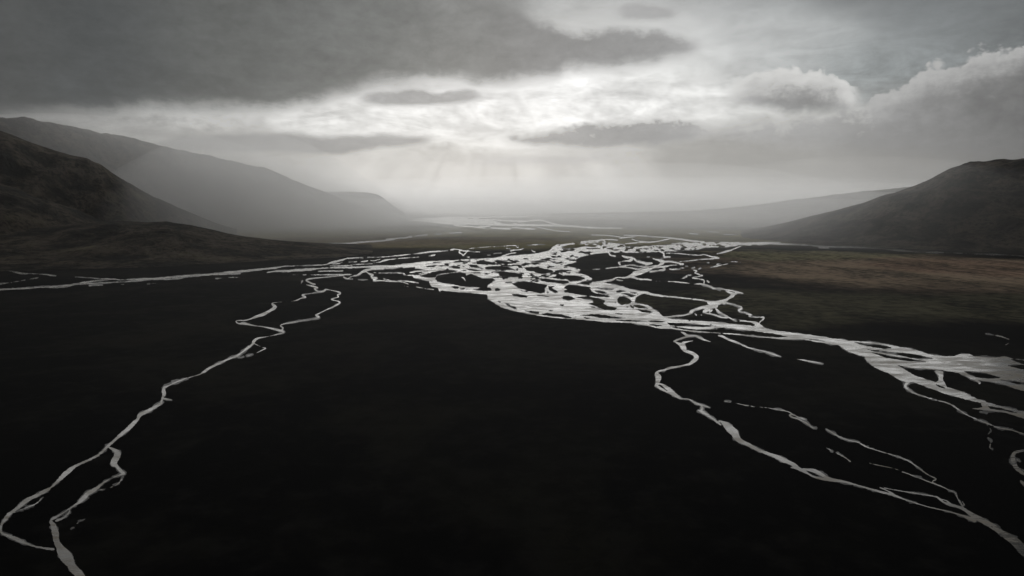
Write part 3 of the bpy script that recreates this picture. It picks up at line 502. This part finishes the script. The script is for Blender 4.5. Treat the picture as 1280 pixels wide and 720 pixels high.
def contour_mesh(name, Fld, z, mat):
    """marching squares over the field, the outline cut at zero, laid on the plain"""
    ny, nx = Fld.shape
    s = Fld > 0
    c00, c10, c01, c11 = s[:-1, :-1], s[:-1, 1:], s[1:, :-1], s[1:, 1:]
    code = c00 * 1 + c10 * 2 + c11 * 4 + c01 * 8
    js, is_ = np.nonzero(code)
    vid = {}; verts = []; faces = []
    Fl = Fld
    def vert(key):
        v = vid.get(key)
        if v is None:
            k, j, i = key
            if k == 0: x, y = gxs[i], gys[j]
            elif k == 1:
                a, b = Fl[j, i], Fl[j, i + 1]; t = a / (a - b); x, y = gxs[i] + t * ST, gys[j]
            else:
                a, b = Fl[j, i], Fl[j + 1, i]; t = a / (a - b); x, y = gxs[i], gys[j] + t * ST
            v = vid[key] = len(verts); verts.append((x, y))
        return v
    # runs of full cells become long quads
    full = code == 15
    for j in range(ny - 1):
        row = full[j]
        if not row.any(): continue
        d = np.diff(np.concatenate([[0], row.view(np.int8), [0]]))
        for a, b in zip(np.nonzero(d == 1)[0], np.nonzero(d == -1)[0]):
            i = a
            while i < b:
                e = min(i + 1, b)
                faces.append((vert((0, j + 1, i)), vert((0, j + 1, e)), vert((0, j, e)), vert((0, j, i)))); i = e
    for j, i in zip(js.tolist(), is_.tolist()):
        cd = int(code[j, i])
        if cd == 15: continue
        ring = [((0, j, i), cd & 1), ((1, j, i), 0), ((0, j, i + 1), cd & 2), ((2, j, i + 1), 0),
                ((0, j + 1, i + 1), cd & 4), ((1, j + 1, i), 0), ((0, j + 1, i), cd & 8), ((2, j, i), 0)]
        ins = [bool(ring[0][1]), bool(ring[2][1]), bool(ring[4][1]), bool(ring[6][1])]
        poly = []
        for k in range(4):
            if ins[k]: poly.append(vert(ring[2 * k][0]))
            if ins[k] != ins[(k + 1) % 4]: poly.append(vert(ring[2 * k + 1][0]))
        if len(poly) >= 3: faces.append(tuple(reversed(poly)))
    V = np.array(verts); gx_, gy_ = ground_at(V[:, 0], V[:, 1], z)
    return mesh_obj(name, np.column_stack([gx_, gy_, np.full(len(gx_), z)]), faces, mat, False)

def amp(Fld):
    return Fld

FR = np.full(GXm.shape, -5.0)
for poly in mass:
    (j0, j1, i0, i1), sd = poly_sdf(poly)
    FR[j0:j1, i0:i1] = np.maximum(FR[j0:j1, i0:i1], sd)
for poly in islands:
    (j0, j1, i0, i1), sd = poly_sdf(poly)
    FR[j0:j1, i0:i1] = np.minimum(FR[j0:j1, i0:i1], -sd - 0.15)
# small gravel bars breaking the surface inside the upper braid
bars = fbm(GXm / 7.0, GYm / 2.1, 4, 77)
zone = np.clip((GXm - 520) / 40, 0, 1) * np.where(GYm < 352, 1.0, 0.3) * np.clip((475 - GYm) / 60, 0, 1)
FR = np.where((FR > 0.2), np.minimum(FR, 1.4 - np.maximum(bars * zone + 0.03, 0) * 5.6), FR)
for s_ in river_strokes: stroke_field(FR, s_)
FR = FR - 0.14 * (GYm > 305) + ROUGH * np.clip(0.75 + (GYm - 300) / 200, 0.45, 1.0)
river = contour_mesh('river', FR, 0.20, M_WATER)
WETN = fbm(GXm / 16.0, GYm / 5.0, 4, 91)
def wet_sheet(Fld, z, label):
    tag(contour_mesh('wet_sand', Fld + 0.35 + np.clip((GYm - HOR) / 110, 0.6, 2.0) * (0.0 + WETN * 1.6), z, M_WET), label, kind='structure')
wet_sheet(FR, 0.05, 'dark wet sand margin along the braided river')
tag(river, 'broad braided silver river of many joining channels and gravel islands', kind='structure')

FL = np.full(GXm.shape, -5.0)
for s_ in left_stream: stroke_field(FL, s_)
FL = FL - 0.18 + rough1 * np.clip((GYm - 330) / 300, 0.25, 0.6) + fbm(GXm / 14, GYm / 11, 3, 5) * np.clip((GYm - 420) / 150, 0, 1) * 1.0
tag(contour_mesh('stream', FL, 0.14, M_WATER), 'winding stream running to the lower left over black sand', kind='structure')
FS = np.full(GXm.shape, -5.0)
for s_ in right_stream: stroke_field(FS, s_)
FS = FS + 0.10 + rough1 * np.clip((GYm - 380) / 400, 0.15, 0.35)
tag(contour_mesh('stream', FS, 0.10, M_WATER), 'stream leaving the river and running to the lower right corner', kind='structure')

wet_sheet(FL, 0.035, 'dark wet sand margin of the left stream')
wet_sheet(FS, 0.02, 'dark wet sand margin of the right stream')

# ------------------------------------------------------------------ mountains
def interp(pts, x):
    P = np.array(sorted(pts)); return np.interp(x, P[:, 0], P[:, 1])

def mountain(name, sil, crest, foot, back, x0, x1, label, seed, na=420, nd=150, gul=0.10, steep=1.0):
    """heightfield on rays: sil = skyline (photo x, y), crest/foot = distance along y at photo x"""
    xs = np.linspace(x0, x1, na)
    yc = interp(sil, xs); Dc = interp(crest, xs); Df = interp(foot, xs)
    t = np.concatenate([np.linspace(0, 1, int(nd * .75)), 1 + np.linspace(0, 1, nd - int(nd * .75) + 1)[1:]])
    dx, dY, dz = ray(xs, yc)
    H = CAMZ + dz / dY * Dc                       # crest height above the plain
    H = np.maximum(H, 0.0)
    TT, XX = np.meshgrid(t, xs)                   # rows: azimuth
    D = np.where(TT <= 1, Df[:, None] + (Dc - Df)[:, None] * TT, Dc[:, None] + back * (TT - 1))
    u = np.clip(TT, 0, 1)
    prof = (0.35 * u + 0.65 * (u * u * (3 - 2 * u))) ** steep
    prof = np.where(TT > 1, 1 - 0.75 * (TT - 1) ** 1.4, prof)
    ddx = (XX - 640) / F
    PX = ddx * D / CP * CP; PX = ddx / (CP + SP * (360 - yc[:, None]) / F) * D
    env = np.clip(u * 4, 0, 1) * np.clip((1 - u) * 3 + 0.10, 0, 1)
    env = np.where(TT > 1, 0.25, env)
    sc_ = 1 / 620.0
    gl = ridged(PX * sc_ * 1.5 + seed, D * sc_ * 0.55, 5, seed) - 0.55
    bumps = fbm(PX / 900.0, D / 900.0, 5, seed + 9)
    Z = H[:, None] * (prof + env * (gul * gl * 1.6 + 0.07 * bumps))
    fine = fbm(PX / 130.0, D / 130.0, 5, seed + 40)
    Z = Z + fine * (4 + 0.02 * H[:, None]) * np.clip(u * 5, 0, 1) * np.where(H[:, None] > 5, 1, 0)
    # keep the slope under the traced skyline
    lim = CAMZ + (dz / dY)[:, None] * D
    Z = np.where((TT < 1) & (lim > 0), np.minimum(Z, np.maximum(lim - 0.5, 0) + fine * 4), Z)
    Z = np.where(TT > 1, np.minimum(Z, H[:, None]), Z)
    Z[:, 0] = -2.0
    Z = Z - 0.5 * (H[:, None] < 3)
    V = np.column_stack([PX.ravel(), D.ravel(), Z.ravel()])
    n1 = len(t); idx = np.arange(na * n1).reshape(na, n1)
    f = np.column_stack([idx[:-1, :-1].ravel(), idx[1:, :-1].ravel(), idx[1:, 1:].ravel(), idx[:-1, 1:].ravel()])
    o = mesh_obj(name, V, f, M_HILL, True)
    return tag(o, label, kind='structure')

mountain('mountain', [(-260,132),(-100,140),(0,146),(30,147),(60,152),(100,160),(125,166),(160,171),(200,181),(240,190),(290,201),(310,206),(335,211),(352,218),(372,227),(395,235),(415,243),(440,254),(462,262),(490,271),(520,272.5)],
  [(-260,6000),(0,6500),(300,8600),(400,10000),(520,16000)], [(-260,4800),(0,5100),(250,7200),(400,8700),(470,11000),(520,15000)], 2500, -260, 500,
  'long hazy mountain ridge sloping down from the left', 3, 520, 170, 0.09)
mountain('mountain', [(380,238),(410,240),(430,239.4),(455,240),(470,242),(478,246),(490,256),(500,262),(510,270)],
  [(380,15000),(510,17000)], [(380,12500),(510,15500)], 3000, 370, 508, 'small flat topped mountain fading in mist beyond the left ridge', 8, 200, 90, 0.06)
mountain('mountain', [(-260,120),(-120,140),(-40,153),(0,162),(20,169),(40,178),(60,186),(85,193),(110,199),(125,205),(140,216),(160,229),(190,245),(230,262),(270,279),(300,288)],
  [(-260,4700),(0,4900),(150,5300),(300,6400)], [(-260,3700),(0,3900),(150,4500),(300,6000)], 1300, -260, 296,
  'dark misty spur rising at the left edge behind the low hills', 15, 380, 150, 0.12)
mountain('hill', [(-260,196),(-60,218),(0,230),(20,235),(40,244),(62,250),(80,257),(100,264),(118,272),(135,277),(160,284)],
  [(-260,3900),(0,4100),(160,4300)], [(-260,3000),(0,3200),(160,3700)], 700, -260, 158, 'dark hill shoulder at the left edge', 23, 260, 120, 0.12)
mountain('hill', [(-260,286),(-80,283),(0,282),(60,281.5),(100,279),(130,276.5),(155,276),(185,277.5),(208,277),(222,279.5),(240,281.5),(262,286),(285,291.5),(310,296),(335,299.5),(360,302),(400,306),(440,310.5),(480,315)],
  [(-260,3700),(0,3800),(200,3850),(400,4050),(480,4000)], [(-260,2500),(0,2700),(200,2900),(400,3400),(480,3700)], 700, -260, 470, 'low black hill running out onto the plain at the left', 31, 460, 120, 0.10)
mountain('mountain', [(905,296),(920,292),(945,287),(970,281),(1000,273.5),(1030,266.5),(1060,258.5),(1080,253),(1100,246),(1120,239.5),(1140,233),(1152,228.5),(1165,222),(1175,217),(1187,210.5),(1200,207),(1212,202.5),(1222,201.8),(1232,202.4),(1245,200),(1262,199.6),(1280,197),(1340,192),(1500,184)],
  [(905,7200),(1000,6300),(1120,5600),(1280,5100),(1500,4700)], [(905,6300),(940,5600),(1000,4850),(1120,4250),(1280,3800),(1500,3300)], 1800, 908, 1500,
  'rounded dark mountain rising along the right side of the valley', 44, 560, 180, 0.12)
mountain('mountain', [(680,267),(760,265.5),(820,264.4),(870,263),(910,260),(950,255.5),(985,250),(1010,247.5),(1040,243.5),(1080,239),(1110,236.5),(1140,233),(1200,228),(1300,222)],
  [(680,17000),(900,15000),(1300,12000)], [(680,15800),(900,12500),(1000,10000),(1300,8500)], 2500, 690, 1300, 'faint distant ridge behind the right mountain', 52, 300, 100, 0.06)

# ------------------------------------------------------------------ haze
def volume_box(name, x0, x1, y0, y1, z0, z1, density, aniso, color, label):
    v = [(x, y, z) for x in (x0, x1) for y in (y0, y1) for z in (z0, z1)]
    f = [(0, 1, 3, 2), (4, 6, 7, 5), (0, 4, 5, 1), (2, 3, 7, 6), (0, 2, 6, 4), (1, 5, 7, 3)]
    m = bpy.data.materials.new(name); m.use_nodes = True; nt = m.node_tree
    for n in list(nt.nodes): nt.nodes.remove(n)
    out = nt.nodes.new('ShaderNodeOutputMaterial'); pv = nt.nodes.new('ShaderNodeVolumePrincipled')
    pv.inputs['Density'].default_value = density; pv.inputs['Anisotropy'].default_value = aniso
    pv.inputs['Color'].default_value = (*color, 1)
    nt.links.new(pv.outputs[0], out.inputs['Volume'])
    o = mesh_obj(name, v, f, m, False)
    return tag(o, label, kind='stuff')

volume_box('haze', -S - 2, S + 2, -3002, S + 2, -3.2, 1560, 0.7e-5, 0.8, (0.97, 0.97, 0.97), 'thin silver haze filling the valley')

def mist_bank(name, cx, cy, rx, ry, h, density, aniso, color, label, pw=0.55, zb=-2.8):
    nr, na_ = 30, 96
    V = [(cx, cy, h)]; 
    for i in range(1, nr + 1):
        r = math.sin(i / nr * math.pi / 2)
        for k in range(na_):
            a = 2 * math.pi * k / na_
            V.append((cx + rx * r * math.cos(a), cy + ry * r * math.sin(a), zb + (h - zb) * (1 - r * r) ** pw * (1 + (0.10 * math.sin(a * 7 + h) + 0.07 * math.sin(a * 17 + 2 * h)) * r * r * (pw < 1))))
    Fc = [(0, 1 + k, 1 + (k + 1) % na_) for k in range(na_)]
    for i in range(nr - 1):
        b0, b1 = 1 + i * na_, 1 + (i + 1) * na_
        for k in range(na_):
            k2 = (k + 1) % na_
            Fc.append((b0 + k, b1 + k, b1 + k2, b0 + k2))
    Fc.append(tuple(reversed(range(1 + (nr - 1) * na_, 1 + nr * na_))))
    m = bpy.data.materials.new(name); m.use_nodes = True; nt = m.node_tree
    for n in list(nt.nodes): nt.nodes.remove(n)
    out = nt.nodes.new('ShaderNodeOutputMaterial'); pv = nt.nodes.new('ShaderNodeVolumePrincipled')
    pv.inputs['Density'].default_value = density; pv.inputs['Anisotropy'].default_value = aniso
    pv.inputs['Color'].default_value = (*color, 1)
    nt.links.new(pv.outputs[0], out.inputs['Volume'])
    return tag(mesh_obj(name, V, Fc, m, False), label, kind='stuff')

random.seed(4)
BASES = (-2.8, 20.0, 50.0, 85.0)
for k_, (h_, y0_, dn_) in enumerate([(330, 3500, 3.2e-5), (520, 4000, 3.8e-5), (760, 4600, 3.4e-5), (1010, 5300, 2.8e-5)]):
    mist_bank('mist', -1500 + 300 * k_, (y0_ + 42000) / 2, 26000, (42000 - y0_) / 2, h_, dn_ * 1.1, 0.86, (0.995, 0.995, 0.995), 'pale mist lying over the far end of the valley', 0.55, BASES[k_])
WHITE = (0.995, 0.995, 0.995)
mist_bank('mist', -4300, 6700, 4100, 2600, 1140, 3.0e-4, 0.70, WHITE, 'sunlit mist hanging against the left ridge', 1.5)
mist_bank('mist', -2400, 6300, 2000, 2300, 960, 3.6e-4, 0.70, WHITE, 'sunlit mist hanging against the left ridge', 1.8)
mist_bank('mist', 1500, 7000, 3000, 2500, 700, 1.6e-4, 0.80, WHITE, 'pale mist drifting across the foot of the right mountain', 0.9)
mist_bank('mist', 2600, 5300, 2300, 1900, 640, 1.3e-4, 0.80, WHITE, 'pale mist drifting across the foot of the right mountain', 0.9)

# ------------------------------------------------------------------ sky
SUN_PX = (592, 156)
sx, sy, sz = (float(v) for v in ray(*SUN_PX)); sl = math.sqrt(sx * sx + sy * sy + sz * sz)
SUN_EL = math.asin(sz / sl); SUN_AZ = math.atan2(sx, sy)

w = bpy.data.worlds.new('World'); sc.world = w; w.use_nodes = True
w.cycles.sampling_method = 'MANUAL'; w.cycles.sample_map_resolution = 512
nt = w.node_tree; E.tree = nt
for n in list(nt.nodes): nt.nodes.remove(n)
out = nt.nodes.new('ShaderNodeOutputWorld'); bg = nt.nodes.new('ShaderNodeBackground')
nt.links.new(bg.outputs[0], out.inputs[0])
sky = nt.nodes.new('ShaderNodeTexSky'); sky.sky_type = 'NISHITA'; sky.sun_disc = False
sky.sun_elevation = SUN_EL; sky.sun_rotation = SUN_AZ; sky.altitude = 200; sky.air_density = 1.0; sky.dust_density = 2.0
tc = nt.nodes.new('ShaderNodeTexCoord').outputs['Generated']
DX, DY, DZ = separate(tc)
# bearing and height above the horizon, in units of the photo's pixel pitch (about 0.067 degree)
AZ = E.m('ARCTAN2', DX, DY) * F
EL = E.m('ARCSINE', DZ) * F
def ae(x, y):
    a, b, c = (float(v) for v in ray(x, y)); l = math.sqrt(a * a + b * b + c * c)
    return math.atan2(a, b) * F, math.asin(c / l) * F
v1 = combine(AZ * 0.0045, EL * 0.014)
w1 = noise(v1, 1.0, 3, 0.6) - 0.5
w2 = noise(combine(AZ * 0.0045 + 31.0, EL * 0.014 + 7.0), 1.0, 3, 0.6) - 0.5
f1 = noise(combine(AZ * 0.016, EL * 0.024), 1.0, 5, 0.64, 0.25) - 0.5
f2 = noise(combine(AZ * 0.011 + 11, EL * 0.042), 1.0, 5, 0.64, 0.6) - 0.5
f3 = noise(combine(AZ * 0.055 + 5, EL * 0.080 + 3), 1.0, 4, 0.66, 0.2) - 0.5
WA = AZ + w1 * 110 + f1 * 26
WE = EL + w2 * 34 + f2 * 16

def lin(v):
    v = v / 255.0
    return v / 12.92 if v < 0.04045 else ((v + 0.055) / 1.055) ** 2.4

def curve(pts):
    """elevation (pixel pitch units) of a traced cloud edge as a function of bearing"""
    A = sorted(ae(*p) for p in pts)
    a0, a1 = A[0][0], A[-1][0]
    e0 = min(p[1] for p in A) - 1; e1 = max(p[1] for p in A) + 1
    n = E.tree.nodes.new('ShaderNodeValToRGB'); r = n.color_ramp; r.interpolation = 'EASE'
    t = (AZ - a0) * (1.0 / (a1 - a0)); E.tree.links.new(t.s, n.inputs[0])
    while len(r.elements) > 1: r.elements.remove(r.elements[-1])
    for k, (x, e) in enumerate(A):
        v = (e - e0) / (e1 - e0); pos = (x - a0) / (a1 - a0)
        el_ = r.elements[0] if k == 0 else r.elements.new(pos)
        el_.position = pos; el_.color = (v, v, v, 1)
    return E(n.outputs[0]) * (e1 - e0) + e0

def vramp(pts):
    """grey value along the bearing, display values"""
    A = sorted((ae(x, 150)[0],) + tuple(v) for x, v in pts)
    a0, a1 = A[0][0], A[-1][0]
    n = E.tree.nodes.new('ShaderNodeValToRGB'); r = n.color_ramp; r.interpolation = 'EASE'
    t = (AZ + w1 * 60 - a0) * (1.0 / (a1 - a0)); E.tree.links.new(t.s, n.inputs[0])
    while len(r.elements) > 1: r.elements.remove(r.elements[-1])
    for k, q in enumerate(A):
        pos = (q[0] - a0) / (a1 - a0)
        el_ = r.elements[0] if k == 0 else r.elements.new(pos)
        el_.position = pos; el_.color = (lin(q[1]), lin(q[2]), lin(q[3]), 1)
    return n.outputs[0]

vn = E.tree.nodes.new('ShaderNodeTexVoronoi'); vn.feature = 'SMOOTH_F1'; vn.inputs['Scale'].default_value = 1.0
vn.inputs['Smoothness'].default_value = 0.35; vn.inputs['Detail'].default_value = 2.0; vn.inputs['Roughness'].default_value = 0.55; vn.normalize = True
E.tree.links.new(combine((AZ + f3 * 14) * 0.052, (EL + f1 * 10) * 0.066), vn.inputs['Vector'])
LUMP = 0.42 - E(vn.outputs['Distance']) * 1.6

# ---- broad brightness of the high overcast by soft weights: (x, y, rx, ry, r, g, b)
broad = [
 (0,60,170,90,80,82,82),(330,60,180,60,110,111,110),(560,10,130,30,150,151,150),
 (700,15,80,30,190,191,190),(720,40,60,20,205,205,203),(800,40,90,40,212,213,212),(870,95,110,40,226,227,225),(930,30,70,40,192,194,194),(700,120,140,36,240,240,239),(560,110,100,30,236,236,235),(620,150,160,30,240,240,238),(480,140,90,22,238,238,236),(830,120,70,26,228,228,226),
 (1010,40,70,36,176,179,179),(1080,85,80,30,156,162,163),(1180,25,100,40,132,136,138),(1260,30,80,40,112,116,117),(1010,140,90,20,184,184,181),(960,70,60,40,176,178,178),(1230,150,140,40,120,119,118),
 (60,142,110,14,160,160,159),(230,150,120,20,206,206,204),(400,152,110,24,236,236,234),(320,185,150,20,176,175,172),(480,195,100,22,205,204,200),
 (590,222,120,34,214,213,210),(700,222,70,34,208,207,204),(765,215,40,40,194,193,190),(850,222,60,40,160,160,157),(1000,205,110,40,146,145,142),(1180,185,140,34,122,121,119),(300,225,160,34,160,158,153),(60,200,160,50,104,104,101),
 (1400,120,120,140,66,67,68),(-160,100,120,140,50,51,52),
 (640,-70,500,44,104,105,105),(200,-70,260,50,66,67,68),(1200,-60,260,44,80,83,85),
 (640,-200,900,80,58,59,60),
]
num = [None] * 3; den = None
for (x, y, rx, ry, r_, g_, b_) in broad:
    a, e = ae(x, y)
    da = (WA - a) * (1.0 / rx); de = (WE - e) * (1.0 / ry)
    wt = ((da * da + de * de) * -1.1).exp()
    den = wt if den is None else den + wt
    for k, v in enumerate((r_, g_, b_)):
        t = wt * (lin(v))
        num[k] = t if num[k] is None else num[k] + t
bgw = 0.003; amb = (0.15, 0.152, 0.155)
den = den + bgw
base = combine(*[(num[k] + bgw * amb[k]) / den for k in range(3)])
# wispy texture, strongest in the torn bright band above the valley
_, eb = ae(640, 140)
band = ((EL - eb) * (1 / 48.0)); band = (band * band * -1.0).exp()
mod = (f2 * (band * 1.1 + 0.5) + f3 * (band * 0.6 + 0.15) + f1 * 0.35).exp()
base = scalec(base, mod)

def bank(col_in, lower, upper, vals, sl=8.0, su=8.0, rag=1.0, amt=1.0, ends=None, rim=None, rimh=16.0, inner=0.5, erag=30, lump=0.0):
    """cloud bank between two traced edges"""
    nz = (f1 * 46 + f3 * 26) * rag; nz2 = (f2 * 36 + f3 * 26) * rag
    m = None; up = None
    if lump: nz = nz + LUMP * lump; nz2 = nz2 + LUMP * lump * 0.5
    if lower is not None:
        m = smooth(EL - curve(lower) + nz2, -sl, sl)
    if upper is not None:
        up = curve(upper) - EL + nz
        mu = smooth(up, -su, su); m = mu if m is None else m * mu
    if ends is not None:
        a0, _ = ae(ends[0], 150); a1, _ = ae(ends[1], 150)
        wa = AZ + f1 * erag
        if ends[0] > -900: m = m * smooth(wa, a0, a0 + ends[2])
        if ends[1] < 2000: m = m * smooth(wa * -1.0, -a1, -a1 + ends[3])
    cc = vramp(vals)
    if lump > 10: cc = scalec(cc, LUMP * 0.45 + 1.0)
    cc = scalec(cc, (f1 * 0.5 + f3 * 0.35 + f2 * 0.35) * inner + 1.0)
    if rim is not None:
        lob = f3 * 30 + f1 * 20 - LUMP * 26
        cc = mixc(smooth(up + lob, 0.0, rimh * 1.6), tuple(lin(v) for v in rim), cc)
    return mixc(m * amt, col_in, cc)

g = lambda v, t=0: (v, v + t, v + t)
c = base
# smooth veil of distant rain below the band
c = bank(c, None, [(-300,205),(100,205),(400,200),(520,196),(640,204),(720,200),(780,196),(830,182),(900,168),(1000,160),(1100,152),(1300,150)],
   [(-300,(60,60,60)),(0,(100,99,96)),(200,(150,148,144)),(430,(204,203,200)),(600,(214,213,210)),(740,(206,205,202)),(795,(190,189,186)),(845,(162,161,158)),(1000,(156,155,152)),(1150,(138,137,135)),(1280,(112,111,110)),(1500,(80,80,80))], 8, 14, 0.7, 0.85, None, None, 10, 0.25)
# sun shafts below the cloud break, painted as streaks into the sky colour
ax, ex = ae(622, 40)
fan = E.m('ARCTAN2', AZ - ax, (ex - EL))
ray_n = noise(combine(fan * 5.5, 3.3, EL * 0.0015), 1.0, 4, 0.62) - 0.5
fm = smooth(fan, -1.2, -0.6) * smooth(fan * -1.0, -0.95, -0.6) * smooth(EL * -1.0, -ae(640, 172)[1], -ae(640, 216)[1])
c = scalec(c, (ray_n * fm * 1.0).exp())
# cloud bars in and under the bright band
c = bank(c, [(180,184),(260,188),(330,190),(420,192),(480,184),(550,178)], [(180,180),(240,170),(330,166),(420,170),(480,168),(550,170)],
   [(150,g(116)),(260,g(130)),(400,g(146)),(560,g(164))], 4, 5, 0.35, 0.85, (170, 548, 50, 30), None, 10, 0.4)
c = bank(c, [(610,172),(680,180),(740,184),(800,182),(850,176),(900,166)], [(610,172),(650,166),(700,160),(760,153),(800,149),(850,150),(900,158)],
   [(600,g(172)),(700,g(156)),(800,g(150)),(900,g(160))], 6, 5, 0.55, 0.92, (615, 905, 30, 40), (200,200,198), 8, 0.6)
c = bank(c, [(440,128),(500,131),(560,130),(620,122)], [(440,120),(480,114),(520,113),(550,117),(580,112),(620,118)],
   [(440,g(160)),(520,g(148)),(600,g(162))], 4, 4, 0.4, 0.85, (442, 614, 24, 24), None, 8, 0.6)
c = bank(c, [(560,204),(620,208),(700,206),(780,200)], [(560,200),(620,198),(700,194),(780,190)], [(560,g(206)),(700,g(194)),(780,g(186))], 4, 6, 0.5, 0.5, (560, 790, 60, 40), None, 8, 0.3)
# dark mass along the top left, tapering to a lens on the right
c = bank(c, [(-400,160),(-100,146),(0,141),(110,138),(200,130),(270,134),(330,134),(390,126),(430,113),(480,99),(560,97),(630,103),(690,96),(715,84),(760,82),(800,78),(850,70),(900,60)], None,
   [(-400,(50,52,53)),(0,(74,76,76)),(120,(72,75,76)),(300,(92,94,93)),(450,(110,112,111)),(600,(130,131,130)),(760,(146,146,146)),(900,(165,165,165))], 13, 8, 0.8, 0.96, (-1000, 700, 1, 120), None, 8, 1.2, 30, 3)
c = bank(c, [(600,102),(690,94),(715,84),(760,84),(800,78),(850,70),(900,60)], [(560,-10),(640,10),(680,30),(720,42),(770,37),(820,42),(870,54),(900,60)],
   [(560,(126,127,126)),(700,(136,136,136)),(800,(140,140,140)),(900,(160,160,160))], 11, 8, 0.6, 0.95, (560, 890, 60, 30), None, 8, 1.0, 30, 3)
c = bank(c, [(760,22),(800,26),(850,22)], [(760,12),(800,4),(850,8)], [(760,g(164)),(850,g(160))], 5, 5, 0.5, 0.8, (760, 850, 24, 24), None, 8, 0.4)
# low shelf of cloud on the right, two cumulus heads above it
c = bank(c, [(860,168),(960,178),(1100,190),(1300,200)], [(860,152),(930,150),(1000,146),(1080,138),(1150,130),(1300,120)],
   [(860,g(180)),(1000,g(164)),(1100,g(140)),(1300,g(110))], 12, 9, 0.6, 0.75, (850, 3000, 60, 1), (190,190,188), 12, 0.4)
c = bank(c, [(1040,150),(1150,168),(1280,176),(1400,180)], [(1040,150),(1080,138),(1096,122),(1115,110),(1138,100),(1152,92),(1163,79),(1182,74),(1200,73),(1216,64),(1232,64),(1250,66),(1280,56),(1360,44)],
   [(1040,g(156)),(1150,g(134)),(1280,g(112)),(1400,g(86))], 22, 3.0, 0.34, 0.97, (1070, 3000, 24, 1), (178,178,177), 26, 0.8, 30, 32)
c = bank(c, [(895,124),(930,130),(990,139),(1050,137),(1090,130)], [(895,118),(912,106),(930,96),(950,91),(980,85),(1010,84),(1038,90),(1052,102),(1070,112),(1090,122)],
   [(890,g(176)),(960,g(142)),(1020,g(134)),(1090,g(156))], 7, 3.0, 0.34, 0.97, (898, 1084, 22, 22), (210,210,208), 24, 0.9, 30, 28)
# a thin, even share of the physical sky is mixed over everything
clear = scalec(sky.outputs[0], 0.05)
mixn = mixc(0.012, c, clear)
nt.links.new(mixn, bg.inputs['Color'])
EXPO = -1.0
bg.inputs['Strength'].default_value = 1.0 * 2.0 ** (-EXPO)

# ------------------------------------------------------------------ sun (veiled by the overcast)
sd = bpy.data.lights.new('sun', 'SUN'); sd.energy = 2.6; sd.angle = R(77); sd.color = (1.0, 0.985, 0.955)
so = bpy.data.objects.new('sun', sd); COL.objects.link(so)
from mathutils import Vector
so.rotation_euler = Vector((-sx, -sy, -sz)).to_track_quat('-Z', 'Y').to_euler()
so.location = (0, 0, 1500)

# ------------------------------------------------------------------ camera
cd = bpy.data.cameras.new('camera'); cam = bpy.data.objects.new('camera', cd); COL.objects.link(cam)
cam.location = (0, 0, CAMZ); cam.rotation_euler = (math.pi / 2 - PITCH, 0, 0)
cd.sensor_width = 36.0; cd.lens = F / 1280 * 36.0; cd.clip_start = 1.0; cd.clip_end = 200000.0
sc.camera = cam

vs = sc.view_settings
sc.display_settings.display_device = 'sRGB'
vs.view_transform = 'Standard'; vs.look = 'None'; vs.gamma = 1.0; vs.use_curve_mapping = False
vs.exposure = EXPO
cy = sc.cycles
cy.volume_bounces = 1; cy.max_bounces = 6; cy.diffuse_bounces = 2; cy.glossy_bounces = 2
cy.use_denoising = True
